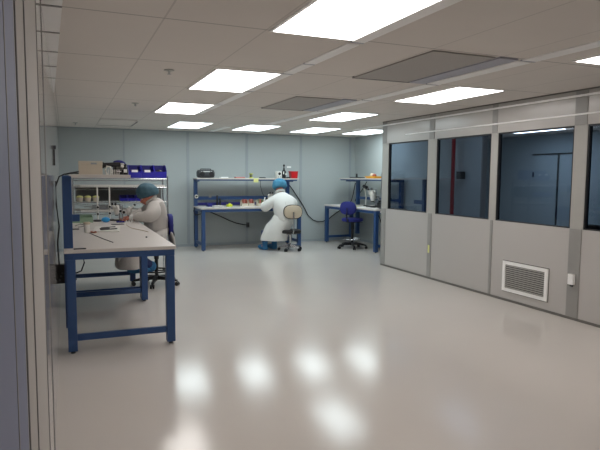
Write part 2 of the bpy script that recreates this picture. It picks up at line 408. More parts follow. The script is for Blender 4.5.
# ------------------------------------------------------------------ task chairs (sitter faces local +y)
def chair(label, loc, rotz, sz, bz, bw, bh, bd, R, fab, seatm, basem, ringz, ringm, rimm=None, bang=0.):
    t = thing('task_chair', label, 'chair', loc, rotz, 'height adjustable task chairs')
    b = MB(); b.lathe([(.05, .07), (.055, .09), (.045, .125), (.03, .14)])
    for k in range(5):
        a = 2*PI*k/5+.3; c, s = math.cos(a), math.sin(a)
        rings = []
        for r_, wd, z0, z1 in ((.03, .03, .075, .13), (R*.6, .024, .075, .115), (R, .018, .06, .085)):
            rings.append([(c*r_-s*wd, s*r_+c*wd, z0), (c*r_+s*wd, s*r_-c*wd, z0), (c*r_+s*wd*.8, s*r_-c*wd*.8, z1), (c*r_-s*wd*.8, s*r_+c*wd*.8, z1)])
        b.loft(rings)
    b.build('base', basem, t, smooth=True)
    for k in range(5):
        a = 2*PI*k/5+.3; c, s = math.cos(a)*R, math.sin(a)*R
        m = MB()
        for q in (-1, 1):
            ox, oy = -math.sin(a)*.016*q, math.cos(a)*.016*q
            m.cyl((c+ox*.5, s+oy*.5, .029), (c+ox*1.6, s+oy*1.6, .029), .029, n=14)
        m.cyl((c, s, .03), (c, s, .075), .009)
        m.build('caster', M['black'], t, smooth=True)
    MB().cyl((0, 0, .12), (0, 0, sz-.1), .025).cyl((0, 0, sz-.24), (0, 0, sz-.07), .034).build('column', basem if basem is M['chrome'] else M['black'], t, smooth=True)
    if ringz:
        rg = MB().torus((0, 0, ringz), .19, .011)
        for k in range(3):
            a = 2*PI*k/3; rg.cyl((.02*math.cos(a), .02*math.sin(a), ringz), (.19*math.cos(a), .19*math.sin(a), ringz), .008)
        rg.build('foot_ring', ringm, t, smooth=True)
    s_ = MB()
    def pad(w, d, n=28, e=2.6):
        pts = []
        for k in range(n):
            a = 2*PI*k/n; c, s = math.cos(a), math.sin(a)
            pts.append((w*math.copysign(abs(c)**(2/e), c), d*math.copysign(abs(s)**(2/e), s)))
        return pts
    for sc, z in ((.86, -.075), (.98, -.06), (1., -.035), (.98, -.012), (.85, 0.), (.4, -.006)): pass
    prof = ((.86, -.075), (.98, -.06), (1., -.035), (.98, -.012), (.85, 0.), (.4, -.006))
    s_.loft([[(x*sc, y*sc, sz+z) for x, y in pad(.215, .21)] for sc, z in prof])
    s_.build('seat', seatm, t, smooth=True)
    MB().box((0, 0, sz-.085), (.2, .18, .02), bevel=.004).box((.16, .03, sz-.09), (.12, .012, .01)).build('seat_plate', M['black'], t)
    MB().tube([(0, -.1, sz-.085), (0, -bd+.02, sz-.07), (0, -bd-.045, sz-.01), (0, -bd-.05, sz+.1), (0, -bd-.04, bz)], .015).build('back_bar', M['chrome'] if basem is M['chrome'] else M['black'], t, smooth=True)
    bk = MB()
    prof2 = ((.85, -.035), (.98, -.022), (1., 0.), (.96, .018), (.8, .027), (.3, .022))
    if rimm:
        MB().loft([[(x*sc, -bd+z+.05*(x/bw)**2*1.2, bz+y*sc) for x, y in pad(bw/2+.012, bh/2+.012)] for sc, z in ((.9, -.012), (1., -.006), (1., .012), (.9, .018))]).build('back_rim', rimm, t, smooth=True)
    bk.loft([[(x*sc, -bd+z+.06*(x/bw)**2, bz+y*sc) for x, y in pad(bw/2, bh/2)] for sc, z in prof2])
    bk.build('backrest', fab, t, smooth=True)
    return t
C1 = chair('blue chair with black star base at nearest bench, white coated worker on it', (1.14, 7.86, 0), PI/2, .60, .835, .40, .30, .19, .31, M['navy'], M['navy'], M['black'], .2, M['black'])
C2 = chair('beige backed chair with black seat and chrome base at back bench', (4.22, 10.56, 0), -.12, .43, .80, .37, .27, .2, .235, M['beige'], M['black'], M['chrome'], None, M['chrome'], rimm=M['black'])
C3 = chair('empty blue chair with black base at the far right bench', (5.57, 10.42, 0), -.95, .645, .86, .37, .28, .22, .30, M['navy'], M['navy'], M['black'], .2, M['chrome'])

# ------------------------------------------------------------------ people
def skin_mesh(joints, edges, root, sub=2):
    names = list(joints); idx = {n: i for i, n in enumerate(names)}
    me = bpy.data.meshes.new('sk'); me.from_pydata([joints[n][0] for n in names], [(idx[a], idx[b]) for a, b in edges], [])
    o = bpy.data.objects.new('sk', me); COL.objects.link(o)
    o.modifiers.new('s', 'SKIN'); 
    bm = bmesh.new(); bm.from_mesh(me); lay = bm.verts.layers.skin.verify(); bm.verts.ensure_lookup_table()
    for n in names:
        r = joints[n][1]; r = (r, r) if isinstance(r, (int, float)) else r
        sv = bm.verts[idx[n]][lay]; sv.radius = r; sv.use_root = (n == root)
    bm.to_mesh(me); bm.free()
    o.modifiers['s'].use_smooth_shade = True
    ss = o.modifiers.new('u', 'SUBSURF'); ss.levels = sub
    dg = bpy.context.evaluated_depsgraph_get(); dg.update()
    out = bpy.data.meshes.new_from_object(o.evaluated_get(dg))
    bpy.data.objects.remove(o); bpy.data.meshes.remove(me)
    return out

def hand(mb, wrist, direction, up, size=.18, curl=.5, side=1):
    """palm, four unequal curled fingers and a thumb; direction = towards finger tips, up = back of the hand"""
    d = Vector(direction).normalized(); u = Vector(up); u = (u-d*u.dot(d)).normalized(); s = d.cross(u)*side
    w_ = Vector(wrist); P = lambda a, b, c: w_+d*a*size+s*b*size+u*c*size
    mb.mesh(skin_mesh({'w': (w_-d*.02, (.026, .02)), 'p': (P(.22, 0, 0), (.036, .016)), 'k': (P(.45, 0, 0), (.04, .014))}, [('w', 'p'), ('p', 'k')], 'w', 1))
    for k, (off, ln) in enumerate(((-.165, .42), (-.055, .48), (.055, .45), (.165, .36))):
        a0 = P(.40, off, 0); a = curl*.55; q = [a0]; dd = d
        for seg in (.45, .32, .26):
            dd = (dd*math.cos(a)-u*math.sin(a)).normalized() if True else dd
            q.append(q[-1]+dd*ln*size*seg); a = curl*.9
            u2_ = u
        mb.mesh(skin_mesh({str(i): (p, .0088-.0009*i) for i, p in enumerate(q)}, [('0', '1'), ('1', '2'), ('2', '3')], '0', 1))
    th = [P(.14, -.14, -.02), P(.26, -.27, -.06), P(.40, -.30, -.12), P(.50, -.27, -.17)]
    mb.mesh(skin_mesh({str(i): (p, .0105-.001*i) for i, p in enumerate(th)}, [('0', '1'), ('1', '2'), ('2', '3')], '0', 1))

def head(mb, c, face, upv, s=1.):
    """head with nose, jaw, ears, brow; face = direction of the nose"""
    f_ = Vector(face).normalized(); u = Vector(upv); u = (u-f_*u.dot(f_)).normalized(); r = f_.cross(u)
    R = Matrix((r, f_, u)).transposed().to_4x4(); T = Matrix.Translation(c) @ R @ Matrix.Scale(s, 4)
    def fn(t):
        bmesh.ops.create_uvsphere(t, u_segments=28, v_segments=20, radius=1)
        for v in t.verts:
            x, y, z = v.co
            k = 1-.28*max(0, -z)**1.3 if z < 0 else 1
            fx, fy = .075*k, .096*(1-.12*max(0, -z))
            v.co = (x*fx, y*fy+(.012*max(0, -z) if y > 0 else .02*max(0, -z)), z*.118)
            if y > .6 and -.15 < z < .15: v.co.y -= .006*(1-abs(z)/.15)
            if y > 0 and abs(x) < .25 and -.45 < z < .1:
                kz = (.1-z)/.4 if z > -.3 else max(0, (z+.45)/.15)
                v.co.y += .03*max(0, 1-abs(x)/.25)*min(1, kz)
            if y > .5 and -.75 < z < -.5 and abs(x) < .4: v.co.y += .005
    mb._add(fn, T)
    for q in (-1, 1):
        def fe(t): bmesh.ops.create_uvsphere(t, u_segments=10, v_segments=8, radius=1)
        mb._add(fe, T @ Matrix.Translation((q*.076, -.006, -.006)) @ Matrix.Diagonal((.008, .018, .03, 1)))
    return T
def face_parts(T, parent):
    for q in (-1, 1):
        m = MB(); m._add(lambda t: bmesh.ops.create_uvsphere(t, u_segments=12, v_segments=8, radius=1), T @ Matrix.Translation((q*.031, .082, .004)) @ Matrix.Diagonal((.014, .008, .009, 1)))
        e = m.build('eye', M['eyew'], parent, smooth=True)
        m = MB(); m._add(lambda t: bmesh.ops.create_uvsphere(t, u_segments=10, v_segments=8, radius=1), T @ Matrix.Translation((q*.031, .0885, .004)) @ Matrix.Diagonal((.006, .0035, .006, 1)))
        m.build('pupil', M['black'], e, smooth=True)
    m = MB(); m._add(lambda t: bmesh.ops.create_uvsphere(t, u_segments=14, v_segments=8, radius=1), T @ Matrix.Translation((0, .092, -.062)) @ Matrix.Diagonal((.024, .009, .008, 1)))
    m.build('mouth', M['lips'], parent, smooth=True)
def bouffant(T, parent, m):
    b = MB()
    def fn(t):
        bmesh.ops.create_uvsphere(t, u_segments=36, v_segments=22, radius=1)
        for v in t.verts:
            x, y, z = v.co; a = math.atan2(y, x)
            pk = 1+.035*math.sin(a*11)*(1-abs(z))+.02*math.sin(z*9+a*3)
            zz = z if z > -.45 else -.45+(z+.45)*.15
            v.co = (x*.128*pk, y*.148*pk-.03, zz*.128*pk+.06+(.015 if y > 0 else -.03)*abs(y))
    b._add(fn, T)
    cap = b.build('bouffant_cap', m, parent, smooth=True)
    b = MB(); b._add(lambda t: None, T)
    e = MB()
    pts = []
    for k in range(33):
        a = 2*PI*k/32; p = T @ Vector((.088*math.cos(a), .103*math.sin(a)-.012, .022+.022*math.sin(a))); pts.append(p)
    e.tube(pts, .009, 6); e.build('cap_elastic', m, cap, smooth=True)
    return cap

def ell(c, ax, bx, n=24, wob=0., ph=0.):
    c, ax, bx = Vector(c), Vector(ax), Vector(bx)
    return [tuple(c+ax*math.cos(2*PI*k/n)*(1+wob*math.sin(5*2*PI*k/n+ph))+bx*math.sin(2*PI*k/n)*(1+wob*math.sin(5*2*PI*k/n+ph))) for k in range(n)]

# --- person at the nearest benches: faces -x, bends over the microscope
p1 = thing('person', 'person in white coat and dark teal cap bending over microscope at left', 'person', (1.14, 7.86, 0))
L = lambda x, y, z: Vector((x-1.14, y-7.86, z))
J = {'pel': (L(1.15, 7.86, .68), (.15, .12)), 'wai': (L(1.145, 7.86, .83), (.13, .11)), 'che': (L(1.125, 7.86, 1.02), (.15, .12)), 'neb': (L(1.10, 7.86, 1.155), (.06, .06)), 'nec': (L(1.06, 7.86, 1.20), .05), 'hea': (L(1.035, 7.86, 1.245), .05)}
E_ = [('pel', 'wai'), ('wai', 'che'), ('che', 'neb'), ('neb', 'nec'), ('nec', 'hea')]
for q, y in (('l', -1), ('r', 1)):
    yc = 7.86
    J.update({q+'sh': (L(1.12, yc+y*.17, 1.10), .06), q+'el': (L(1.0, yc+y*.27, .935), .046), q+'fa': (L(.9, yc+y*.22, .94), .042), q+'wr': (L(.80, yc+y*.14, .945), .028),
              q+'hi': (L(1.13, yc+y*.1, .655), .085), q+'kn': (L(.72, yc+y*.12, .60), .062), q+'ca': (L(.86, yc+y*.11, .40), .05), q+'an': (L(.97+(.1 if y < 0 else 0), yc+y*.1, .27), .04), q+'ft': (L(.86+(.1 if y < 0 else 0), yc+y*.1, .235), (.042, .03))})
    E_ += [('che', q+'sh'), (q+'sh', q+'el'), (q+'el', q+'fa'), (q+'fa', q+'wr'), ('pel', q+'hi'), (q+'hi', q+'kn'), (q+'kn', q+'ca'), (q+'ca', q+'an'), (q+'an', q+'ft')]
b = MB(); b.mesh(skin_mesh(J, E_, 'pel'))
T1 = head(b, L(1.03, 7.86, 1.222), (-.86, -.06, -.40), (-.40, 0, .86))
hand(b, L(.80, 7.72, .945), (-.9, .35, -.12), (-.1, 0, 1), side=1)
hand(b, L(.80, 8.0, .945), (-.9, -.35, -.12), (-.1, 0, 1), side=-1)
b.build('body', M['skin'], p1, smooth=True)
face_parts(T1, p1); bouffant(T1, p1, M['cap'])
J = {'pel': (L(1.15, 7.86, .70), (.22, .2)), 'wai': (L(1.145, 7.86, .85), (.19, .18)), 'che': (L(1.125, 7.86, 1.02), (.205, .18)), 'neb': (L(1.105, 7.86, 1.15), (.14, .13)), 'nec': (L(1.085, 7.86, 1.195), (.085, .085))}
E_ = [('pel', 'wai'), ('wai', 'che'), ('che', 'neb'), ('neb', 'nec')]
for q, y in (('l', -1), ('r', 1)):
    yc = 7.86
    J.update({q+'sh': (L(1.105, yc+y*.19, 1.08), .125), q+'ua': (L(1.06, yc+y*.26, 1.0), .11), q+'el': (L(1.0, yc+y*.29, .965), .09), q+'fa': (L(.9, yc+y*.22, .965), .07), q+'wr': (L(.82, yc+y*.15, .955), .05)})
    E_ += [('che', q+'sh'), (q+'sh', q+'ua'), (q+'ua', q+'el'), (q+'el', q+'fa'), (q+'fa', q+'wr')]
c = MB(); c.mesh(skin_mesh(J, E_, 'pel'))
# skirt of the coat: over the thighs, hanging under the bench
c.loft([ell(L(1.26, 7.86, .70), (0, .2, 0), (.02, 0, .12)), ell(L(1.18, 7.86, .66), (0, .27, 0), (.03, 0, .17), wob=.02), ell(L(1.0, 7.86, .60), (0, .265, 0), (0, 0, .15), wob=.03, ph=1),
        ell(L(.82, 7.86, .53), (0, .25, 0), (-.02, 0, .19), wob=.03, ph=2), ell(L(.68, 7.86, .50), (0, .23, 0), (-.02, 0, .19), wob=.04), ell(L(.61, 7.86, .46), (0, .19, 0), (-.02, 0, .15), wob=.04)])
c.loft([ell(L(.80, 7.86, .55), (.16, 0, 0), (0, .24, 0)), ell(L(.78, 7.86, .42), (.175, 0, 0), (0, .25, 0), wob=.04), ell(L(.77, 7.86, .31), (.18, 0, 0), (0, .25, 0), wob=.06, ph=1), ell(L(.77, 7.86, .262), (.17, 0, 0), (0, .24, 0), wob=.06, ph=1)])
# coat tail over the back of the seat
c.loft([ell(L(1.30, 7.86, .80), (.03, 0, 0), (0, .17, 0)), ell(L(1.35, 7.86, .66), (.03, 0, 0), (0, .2, 0), wob=.03), ell(L(1.37, 7.86, .52), (.02, 0, 0), (0, .21, 0), wob=.05)])
coat1 = c.build('lab_coat', M['coat_shaded'], p1, smooth=True)
c = MB(); c.torus(L(1.075, 7.86, 1.185), .075, .022, rot=(0, -.6, 0)); c.build('collar', M['coat_shaded'], coat1, smooth=True)
for q, y in (('l', -1), ('r', 1)):
    MB().cyl(L(.835, 7.86+y*.165, .948), L(.79, 7.86+y*.137, .946), .042, .040).build('cuff', M['coatf'], coat1, smooth=True)
    fx, fz = (.10, .0) if y < 0 else (.0, -.03)
    m = MB(); m.sph(L(.88+fx, 7.86+y*.1, .235+fz), (.125, .058, .05)); m.sph(L(.96+fx, 7.86+y*.1, .275+fz), (.065, .06, .075)); m.build('shoe_cover', M['bootie'], p1, smooth=True)
    ex = .1 if y < 0 else 0
    MB().cyl(L(.96+ex, 7.86+y*.1, .28), L(.86, 7.86+y*.11, .42), .058, .07).build('trouser_leg', M['jeans'], p1, smooth=True)

# --- person at the back bench: seen from behind, turned a little to the left
p2 = thing('person', 'person in long white coat and bright blue cap, seen from behind', 'person', (4.1, 10.58, 0))
K = lambda x, y, z: Vector((x-4.1, y-10.58, z))
J = {'pel': (K(4.12, 10.58, .53), (.15, .13)), 'wai': (K(4.09, 10.60, .70), (.13, .12)), 'che': (K(4.06, 10.66, .94), (.15, .13)), 'neb': (K(4.06, 10.73, 1.11), (.06, .06)), 'nec': (K(4.06, 10.76, 1.165), .05), 'hea': (K(4.06, 10.79, 1.22), .05),
     'lsh': (K(3.90, 10.705, 1.01), .045), 'lua': (K(3.80, 10.74, .925), .042), 'lel': (K(3.74, 10.785, .855), .04), 'lfa': (K(3.79, 10.965, .92), .036), 'lwr': (K(3.84, 11.1, .93), .028),
     'rsh': (K(4.25, 10.67, 1.01), .045), 'rua': (K(4.34, 10.745, .955), .042), 'rel': (K(4.38, 10.84, .93), .04), 'rfa': (K(4.285, 11.0, .933), .036), 'rwr': (K(4.18, 11.1, .93), .028),
     'lhi': (K(4.02, 10.60, .50), .085), 'lkn': (K(3.84, 10.80, .47), .05), 'lca': (K(3.79, 10.83, .30), .05), 'lan': (K(3.765, 10.82, .09), .04), 'lft': (K(3.70, 10.92, .045), (.042, .03)),
     'rhi': (K(4.17, 10.68, .50), .085), 'rkn': (K(4.0, 10.88, .46), .05), 'rca': (K(3.99, 10.92, .30), .056), 'ran': (K(3.99, 10.88, .09), .04), 'rft': (K(3.95, 10.99, .045), (.042, .03))}
E_ = [('pel', 'wai'), ('wai', 'che'), ('che', 'neb'), ('neb', 'nec'), ('nec', 'hea')]
for q in 'lr': E_ += [('che', q+'sh'), (q+'sh', q+'ua'), (q+'ua', q+'el'), (q+'el', q+'fa'), (q+'fa', q+'wr'), ('pel', q+'hi'), (q+'hi', q+'kn'), (q+'kn', q+'ca'), (q+'ca', q+'an'), (q+'an', q+'ft')]
b = MB(); b.mesh(skin_mesh(J, E_, 'pel'))
T2 = head(b, K(4.065, 10.80, 1.265), (-.12, .85, -.5), (-.05, .5, .86))
hand(b, K(3.84, 11.1, .93), (.55, .8, -.1), (0, 0, 1), side=1)
hand(b, K(4.18, 11.1, .93), (-.55, .8, -.1), (0, 0, 1), side=-1)
b.build('body', M['skin'], p2, smooth=True)
face_parts(T2, p2); bouffant(T2 @ Matrix.Translation((0, -.004, -.012)) @ Matrix.Scale(1.13, 4), p2, M['capb'])
J = {'pel': (K(4.13, 10.56, .54), (.22, .19)), 'wai': (K(4.12, 10.58, .72), (.205, .17)), 'che': (K(4.08, 10.65, .93), (.235, .18)), 'neb': (K(4.075, 10.72, 1.10), (.16, .13)), 'nec': (K(4.065, 10.75, 1.185), (.088, .085)),
     'lsh': (K(3.88, 10.705, 1.02), .13), 'lua': (K(3.79, 10.74, .93), .12), 'lel': (K(3.73, 10.78, .85), .10), 'lfa': (K(3.79, 10.96, .92), .075), 'lwr': (K(3.84, 11.08, .932), .05),
     'rsh': (K(4.27, 10.67, 1.02), .13), 'rua': (K(4.35, 10.74, .96), .115), 'rel': (K(4.39, 10.84, .93), .09), 'rfa': (K(4.29, 11.0, .935), .07), 'rwr': (K(4.19, 11.085, .932), .05)}
E_ = [('pel', 'wai'), ('wai', 'che'), ('che', 'neb'), ('neb', 'nec')]
for q in 'lr': E_ += [('che', q+'sh'), (q+'sh', q+'ua'), (q+'ua', q+'el'), (q+'el', q+'fa'), (q+'fa', q+'wr')]
c = MB(); c.mesh(skin_mesh(J, E_, 'pel'))
vx = Vector((.86, -.5, 0)); vy = Vector((.5, .86, 0))
def er(x, y, z, a, bb, wob=0, ph=0): return ell(K(x, y, z), vx*a, vy*bb, 28, wob, ph)
c.loft([er(4.11, 10.6, .76, .2, .16), er(4.08, 10.63, .64, .24, .19, .02), er(4.01, 10.68, .52, .275, .22, .03, 1), er(3.96, 10.72, .38, .27, .22, .035, 1.5), er(3.93, 10.74, .27, .275, .21, .045, 2), er(3.92, 10.745, .20, .275, .2, .05, 2)])
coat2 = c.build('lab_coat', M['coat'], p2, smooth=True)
MB().torus(K(4.062, 10.752, 1.19), .078, .026, rot=(-.5, 0, 0)).build('collar', M['coat'], coat2, smooth=True)
MB().tube([K(4.07, 10.478, 1.0), K(4.09, 10.42, .8), K(4.11, 10.38, .62)], .004).build('back_seam', M['coatf'], coat2, smooth=True)
for x in (3.838, 4.185): MB().cyl(K(x+(.0 if x < 4 else .0), 11.07, .932), K(x, 11.115, .932), .043, .041).build('cuff', M['coatf'], coat2, smooth=True)
for x, y, r in ((3.765, 10.83, 0), (3.99, 10.89, 0)):
    m = MB(); m.lathe([(.058, .0), (.064, .03), (.056, .1), (.06, .17)], K(x, y, .005)); m.sph(K(x-.035, y+.07, .05), (.055, .12, .05), rot=(0, 0, .5)); m.build('shoe_cover', M['bootie'], p2, smooth=True)
for x, y in ((3.762, 10.835), (3.988, 10.90)):
    MB().cyl(K(x, y, .17), K(x-.002, y+.015, .4), .062, .072).build('trouser_leg', M['jeans'], p2, smooth=True)

# ------------------------------------------------------------------ room behind the windows
d2 = MB().bb((XF-.03, 8.05, 0), (XF, 9.36, 2.0)).build('door_2', M['adj']); d2['kind'] = 'structure'; d2['label'] = 'dim double door seen through the third window'; d2['category'] = 'door'
MB().bb((XF-.045, 8.02, 2.0), (XF, 9.42, 2.03)).bb((XF-.04, 8.69, 0), (XF-.03, 8.73, 2.0)).build('door_seal', M['gasket'], d2)
tag(MB().bb((XF-.02, 9.31, 1.53), (XF, 9.42, 1.64), bevel=.004).build('wall_plate', M['gasket']), 'small black square plate on the dim wall, seen through the third window', 'wall plate')
rp = thing('red_pipe', 'red vertical pipe seen through the second window', 'pipe', (6.3, 8.08, 0))
MB().cyl((0, 0, 0), (0, 0, H), .034).build('pipe', M['redp'], rp, smooth=True)
MB().cyl((0, 0, H-.02), (0, 0, H), .06).build('flange', M['redp'], rp, smooth=True)
pb = thing('alarm_box', 'black box mounted on the wall beside the red pipe', 'box', (XA+.003, 7.93, 1.55))
MB().box((-.05, 0, 0), (.1, .12, .13), bevel=.006).build('housing', M['black'], pb)
MB().box((-.102, 0, .02), (.006, .07, .04)).build('cover_plate', M['dgrey'], pb)
struct('trim_40', MB().bb((XA-.005, YC-.01, 0), (XA+.085, YC+.015, H)), M['dseam'])
bx_ = thing('dark_box', 'small black box on the sill inside the fourth window', 'box', (5.13, 4.22, SILL-.02))
MB().box((0, 0, .03), (.1, .2, .06), bevel=.005).build('case', M['black'], bx_)
MB().box((0, 0, .064), (.07, .15, .008), bevel=.002).build('lid', M['dgrey'], bx_)
struct('trim_41', MB().bb((XR+.06, YN, SILL-.05), (XR+.2, YE, SILL-.02)), M['mull'], 'inner sill ledge of the partition', 'sill')
def added_light(x, y, label):  # unseen panels added to brighten the view through the windows
    t = thing('ceiling_light', label, 'ceiling light', (x, y, H), group='unseen lights added in the room behind the windows')
    MB().bb((0, 0, -.012), (.57, 1.2, -.003)).build('diffuser', LA, t)
    MB().bb((-.02, -.02, -.008), (0, 1.22, 0)).bb((.57, -.02, -.008), (.59, 1.22, 0)).build('frame', M['slot'], t)
LA = lamp_mat('added_diffuser_dim', (.8, .9, 1.0), 3.5)
LAS, LA = LA, lamp_mat('added_diffuser_bright', (.85, .95, 1.0), 15.0)
added_light(8.15, 3.2, 'unseen ceiling panel added to light the room behind the windows, nearer one')
added_light(8.15, 7.9, 'unseen ceiling panel added to light the room behind the windows, farther one')
LA = LAS
added_light(5.45, 6.3, 'unseen ceiling panel added right behind the second partition window')

# ------------------------------------------------------------------ wire rack behind the near benches
rk = thing('wire_rack', 'chrome shelf rack behind the near benches, blue bins on top', 'shelf rack', (.1, 8.62, 0))
RX, RY = 1.33, .45
for x in (.0, RX):
    for y in (0, RY):
        p = MB().cyl((x, y, .02), (x, y, 1.5), .0125).build('post', M['chrome'], rk, smooth=True)
        MB().lathe([(.022, 0), (.022, .012), (.013, .025)], (x, y, 0)).build('foot', M['black'], p, smooth=True)
for z, solid in ((1.472, 0), (1.345, 1), (1.13, 0), (.985, 1)):
    m = MB(); z -= .012
    for y in (.0, RY): m.cyl((0, y, z), (RX, y, z), .006, n=8).cyl((0, y, z-.03), (RX, y, z-.03), .004, n=6)
    for x in (.0, RX): m.cyl((x, 0, z), (x, RY, z), .006, n=8)
    for k in range(1, 27): m.cyl((k*RX/27, 0, z+.004), (k*RX/27, RY, z+.004), .003, n=5)
    m.build('wire_shelf', M['chrome'], rk)
    if solid:
        m = MB(); m.loft([[(.10, .01, z+.008), (RX-.03, .01, z+.008), (RX-.03, RY, z+.008), (.0, RY, z+.008)], [(.10, .01, z+.034), (RX-.03, .01, z+.034), (RX-.03, RY, z+.034), (.0, RY, z+.034)]])
        m.build('shelf_liner', M['white'], rk)
MB().bb((.04, RY-.02, 1.12), (RX-.03, RY-.012, 1.33)).build('back_panel', M['pgrey'], rk)
def hopper(loc, w, h, d, label, group, m, mi, lab=None, content=None):
    t = thing('storage_bin', label, 'bin', loc, 0, group); b = MB(); k = .006
    b.bb((-w/2, 0, 0), (w/2, d, k)).bb((-w/2, d-k, k), (w/2, d, h))
    for q in (-1, 1):
        x0, x1 = sorted((q*w/2, q*(w/2-k)))
        b.loft([[(x0, 0, k), (x0, d-k, k), (x0, d-k, h), (x0, d*.35, h), (x0, 0, h*.55)], [(x1, 0, k), (x1, d-k, k), (x1, d-k, h), (x1, d*.35, h), (x1, 0, h*.55)]])
    b.bb((-w/2+k, 0, k), (w/2-k, k, h*.48))
    b.build('shell', m, t)
    MB().bb((-w/2+k, .0, h*.47), (w/2-k, .014, h*.5)).build('front_lip', m, t)
    MB().bb((-w/2+k, d-k-.004, k), (w/2-k, d-k-.001, h-.004)).build('inside_back', mi, t)
    if lab: MB().bb((-w*.28, -.002, h*.53), (w*.2, .0, h*.62)).bb((-w*.28, -.002, h*.44), (w*.2, -.0005, h*.53)).build('label_card', M['whitep'], t)
    if content: MB().sph((0, d*.5, h*.35), (w*.34, d*.3, h*.3)).build('contents', content, t, smooth=True)
    return t
gb = 'blue bins on top of the wire rack'
hopper((.965, 8.64, 1.474), .182, .192, .3, 'leftmost blue bin on top of the wire rack, small white label', gb, M['bin'], M['bininner'], lab=1)
hopper((1.15, 8.64, 1.474), .182, .192, .3, 'middle blue bin on top of the wire rack, white label', gb, M['bin'], M['bininner'], lab=1)
hopper((1.335, 8.64, 1.474), .182, .192, .3, 'rightmost blue bin on top of the wire rack, grey things inside', gb, M['bin'], M['bininner'], content=M['dgrey'])
gb = 'small navy bins on the rack shelf'
for x, l in ((.80, 'small navy bin on the rack shelf, left of three'), (.915, 'small navy bin on the rack shelf, middle of three'), (1.03, 'small navy bin on the rack shelf nearest the teal cap')):
    hopper((x, 8.66, 1.13), .11, .085, .2, l, gb, M['bin'], M['bininner'])
for x, l in ((.19, 'cream tub on the rack shelf, leftmost of three'), (.30, 'cream tub on the rack shelf, middle of three'), (.41, 'cream tub on the rack shelf, rightmost of three')):
    t = thing('cream_tub', l, 'tub', (x, 8.72, 1.125), group='cream tubs on the rack shelf')
    MB().lathe([(.038, 0), (.046, .05), (.046, .06)]).build('body', M['cream'], t, smooth=True)
    MB().lathe([(.049, .06), (.05, .07), (.035, .083), (.008, .09)]).build('lid', M['note'], t, smooth=True)
for i, (x, z, l) in enumerate(((.45, 1.012, 'silver tray on the lower rack shelf, behind the boom stand'), (.66, 1.012, 'silver tray on the lower rack shelf, behind the microscopes'))):
    t = thing('metal_tray', l, 'tray', (x, 8.66, z), group='silver trays on the rack')
    MB().bb((-.1, 0, 0), (.1, .3, .006)).bb((-.1, 0, .006), (-.094, .3, .05)).bb((.094, 0, .006), (.1, .3, .05)).bb((-.094, 0, .006), (.094, .006, .05)).bb((-.094, .294, .006), (.094, .3, .05)).build('pan', M['steel'], t)
    MB().tube([(-.05, -.001, .035), (-.05, -.02, .04), (.05, -.02, .04), (.05, -.001, .035)], .004).build('handle', M['chrome'], t)

# ------------------------------------------------------------------ things on the near overhead shelf
SZ = 1.521
bxx = thing('cardboard_box', 'cream box at the left end of the near overhead shelf', 'box', (.215, 5.45, SZ))
MB().bb((-.098, -.12, 0), (.098, .12, .116), bevel=.003).build('carton', M['cream'], bxx)
MB().bb((-.1, -.122, .085), (.1, .122, .119), bevel=.003).build('lid', M['cream'], bxx)
MB().bb((.0, -.1235, .09), (.05, -.122, .105)).build('label_card', M['seam'], bxx)
pp = thing('inspection_scope', 'black tubular instrument with white handle on the near overhead shelf', 'instrument', (.385, 5.4, SZ))
MB().cyl((-.055, .03, .085), (.09, .05, .095), .022).cyl((-.075, .028, .084), (-.055, .03, .085), .028).build('barrel', M['black'], pp, smooth=True)
MB().tube([(-.03, -.02, .0), (-.045, -.02, .04), (-.03, -.02, .075), (0, -.02, .07), (.008, -.02, .03), (.0, -.02, .0)], .009).build('handle', M['white'], pp, smooth=True)
MB().cyl((.05, .04, .0), (.05, .04, .09), .009).cyl((.05, .04, 0), (.05, .04, .008), .03).build('stand', M['black'], pp, smooth=True)
bk = thing('wire_basket', 'small grey basket between cream box and black case', 'basket', (.40, 5.25, SZ))
m = MB(); m.bb((-.045, -.03, 0), (.045, .03, .004))
for z in (.012, .026, .04):
    m.cyl((-.045, -.03, z), (.045, -.03, z), .002, n=5).cyl((-.045, .03, z), (.045, .03, z), .002, n=5).cyl((-.045, -.03, z), (-.045, .03, z), .002, n=5).cyl((.045, -.03, z), (.045, .03, z), .002, n=5)
m.build('basket', M['mull'], bk)
m = MB()
for k in range(6): m.cyl((-.045+k*.018, -.03, 0), (-.045+k*.018, -.03, .045), .003, n=5)
m.build('rim', M['white'], bk)
cs = thing('equipment_case', 'black open case with white marking on the near overhead shelf', 'case', (.485, 5.55, SZ))
MB().bb((-.06, -.09, 0), (.06, .09, .045), bevel=.004).build('base', M['black'], cs)
MB().box((0, .085, .075), (.12, .012, .06)).build('lid', M['dgrey'], cs)
MB().bb((-.04, -.0925, .026), (.0, -.09, .034)).build('label_card', M['whitep'], cs)
tag(MB().sph((.485, 5.54, SZ+.07), (.042, .05, .024)).sph((.50, 5.56, SZ+.092), (.03, .04, .018)).build('cloth_bundle', M['mull'], smooth=True), 'crumpled grey white cloth lying in the black case', 'cloth')
tag(MB().sph((.475, 5.60, SZ+.118), (.05, .035, .02)).sph((.51, 5.62, SZ+.105), (.03, .03, .022)).build('purple_bag', M['navy'], smooth=True), 'small purple blue pouch on top of the black case', 'pouch')
bt = thing('black_bottle', 'small black bottle at the right end of near overhead shelf', 'bottle', (.505, 5.30, SZ))
MB().lathe([(.017, 0), (.018, .004), (.018, .06), (.010, .072), (.010, .08)]).build('body', M['black'], bt, smooth=True)
MB().cyl((0, 0, .08), (0, 0, .094), .012).build('cap', M['black'], bt, smooth=True)
MB().bb((-.014, -.021, .02), (.014, -.016, .05)).build('label_card', M['whitep'], bt)
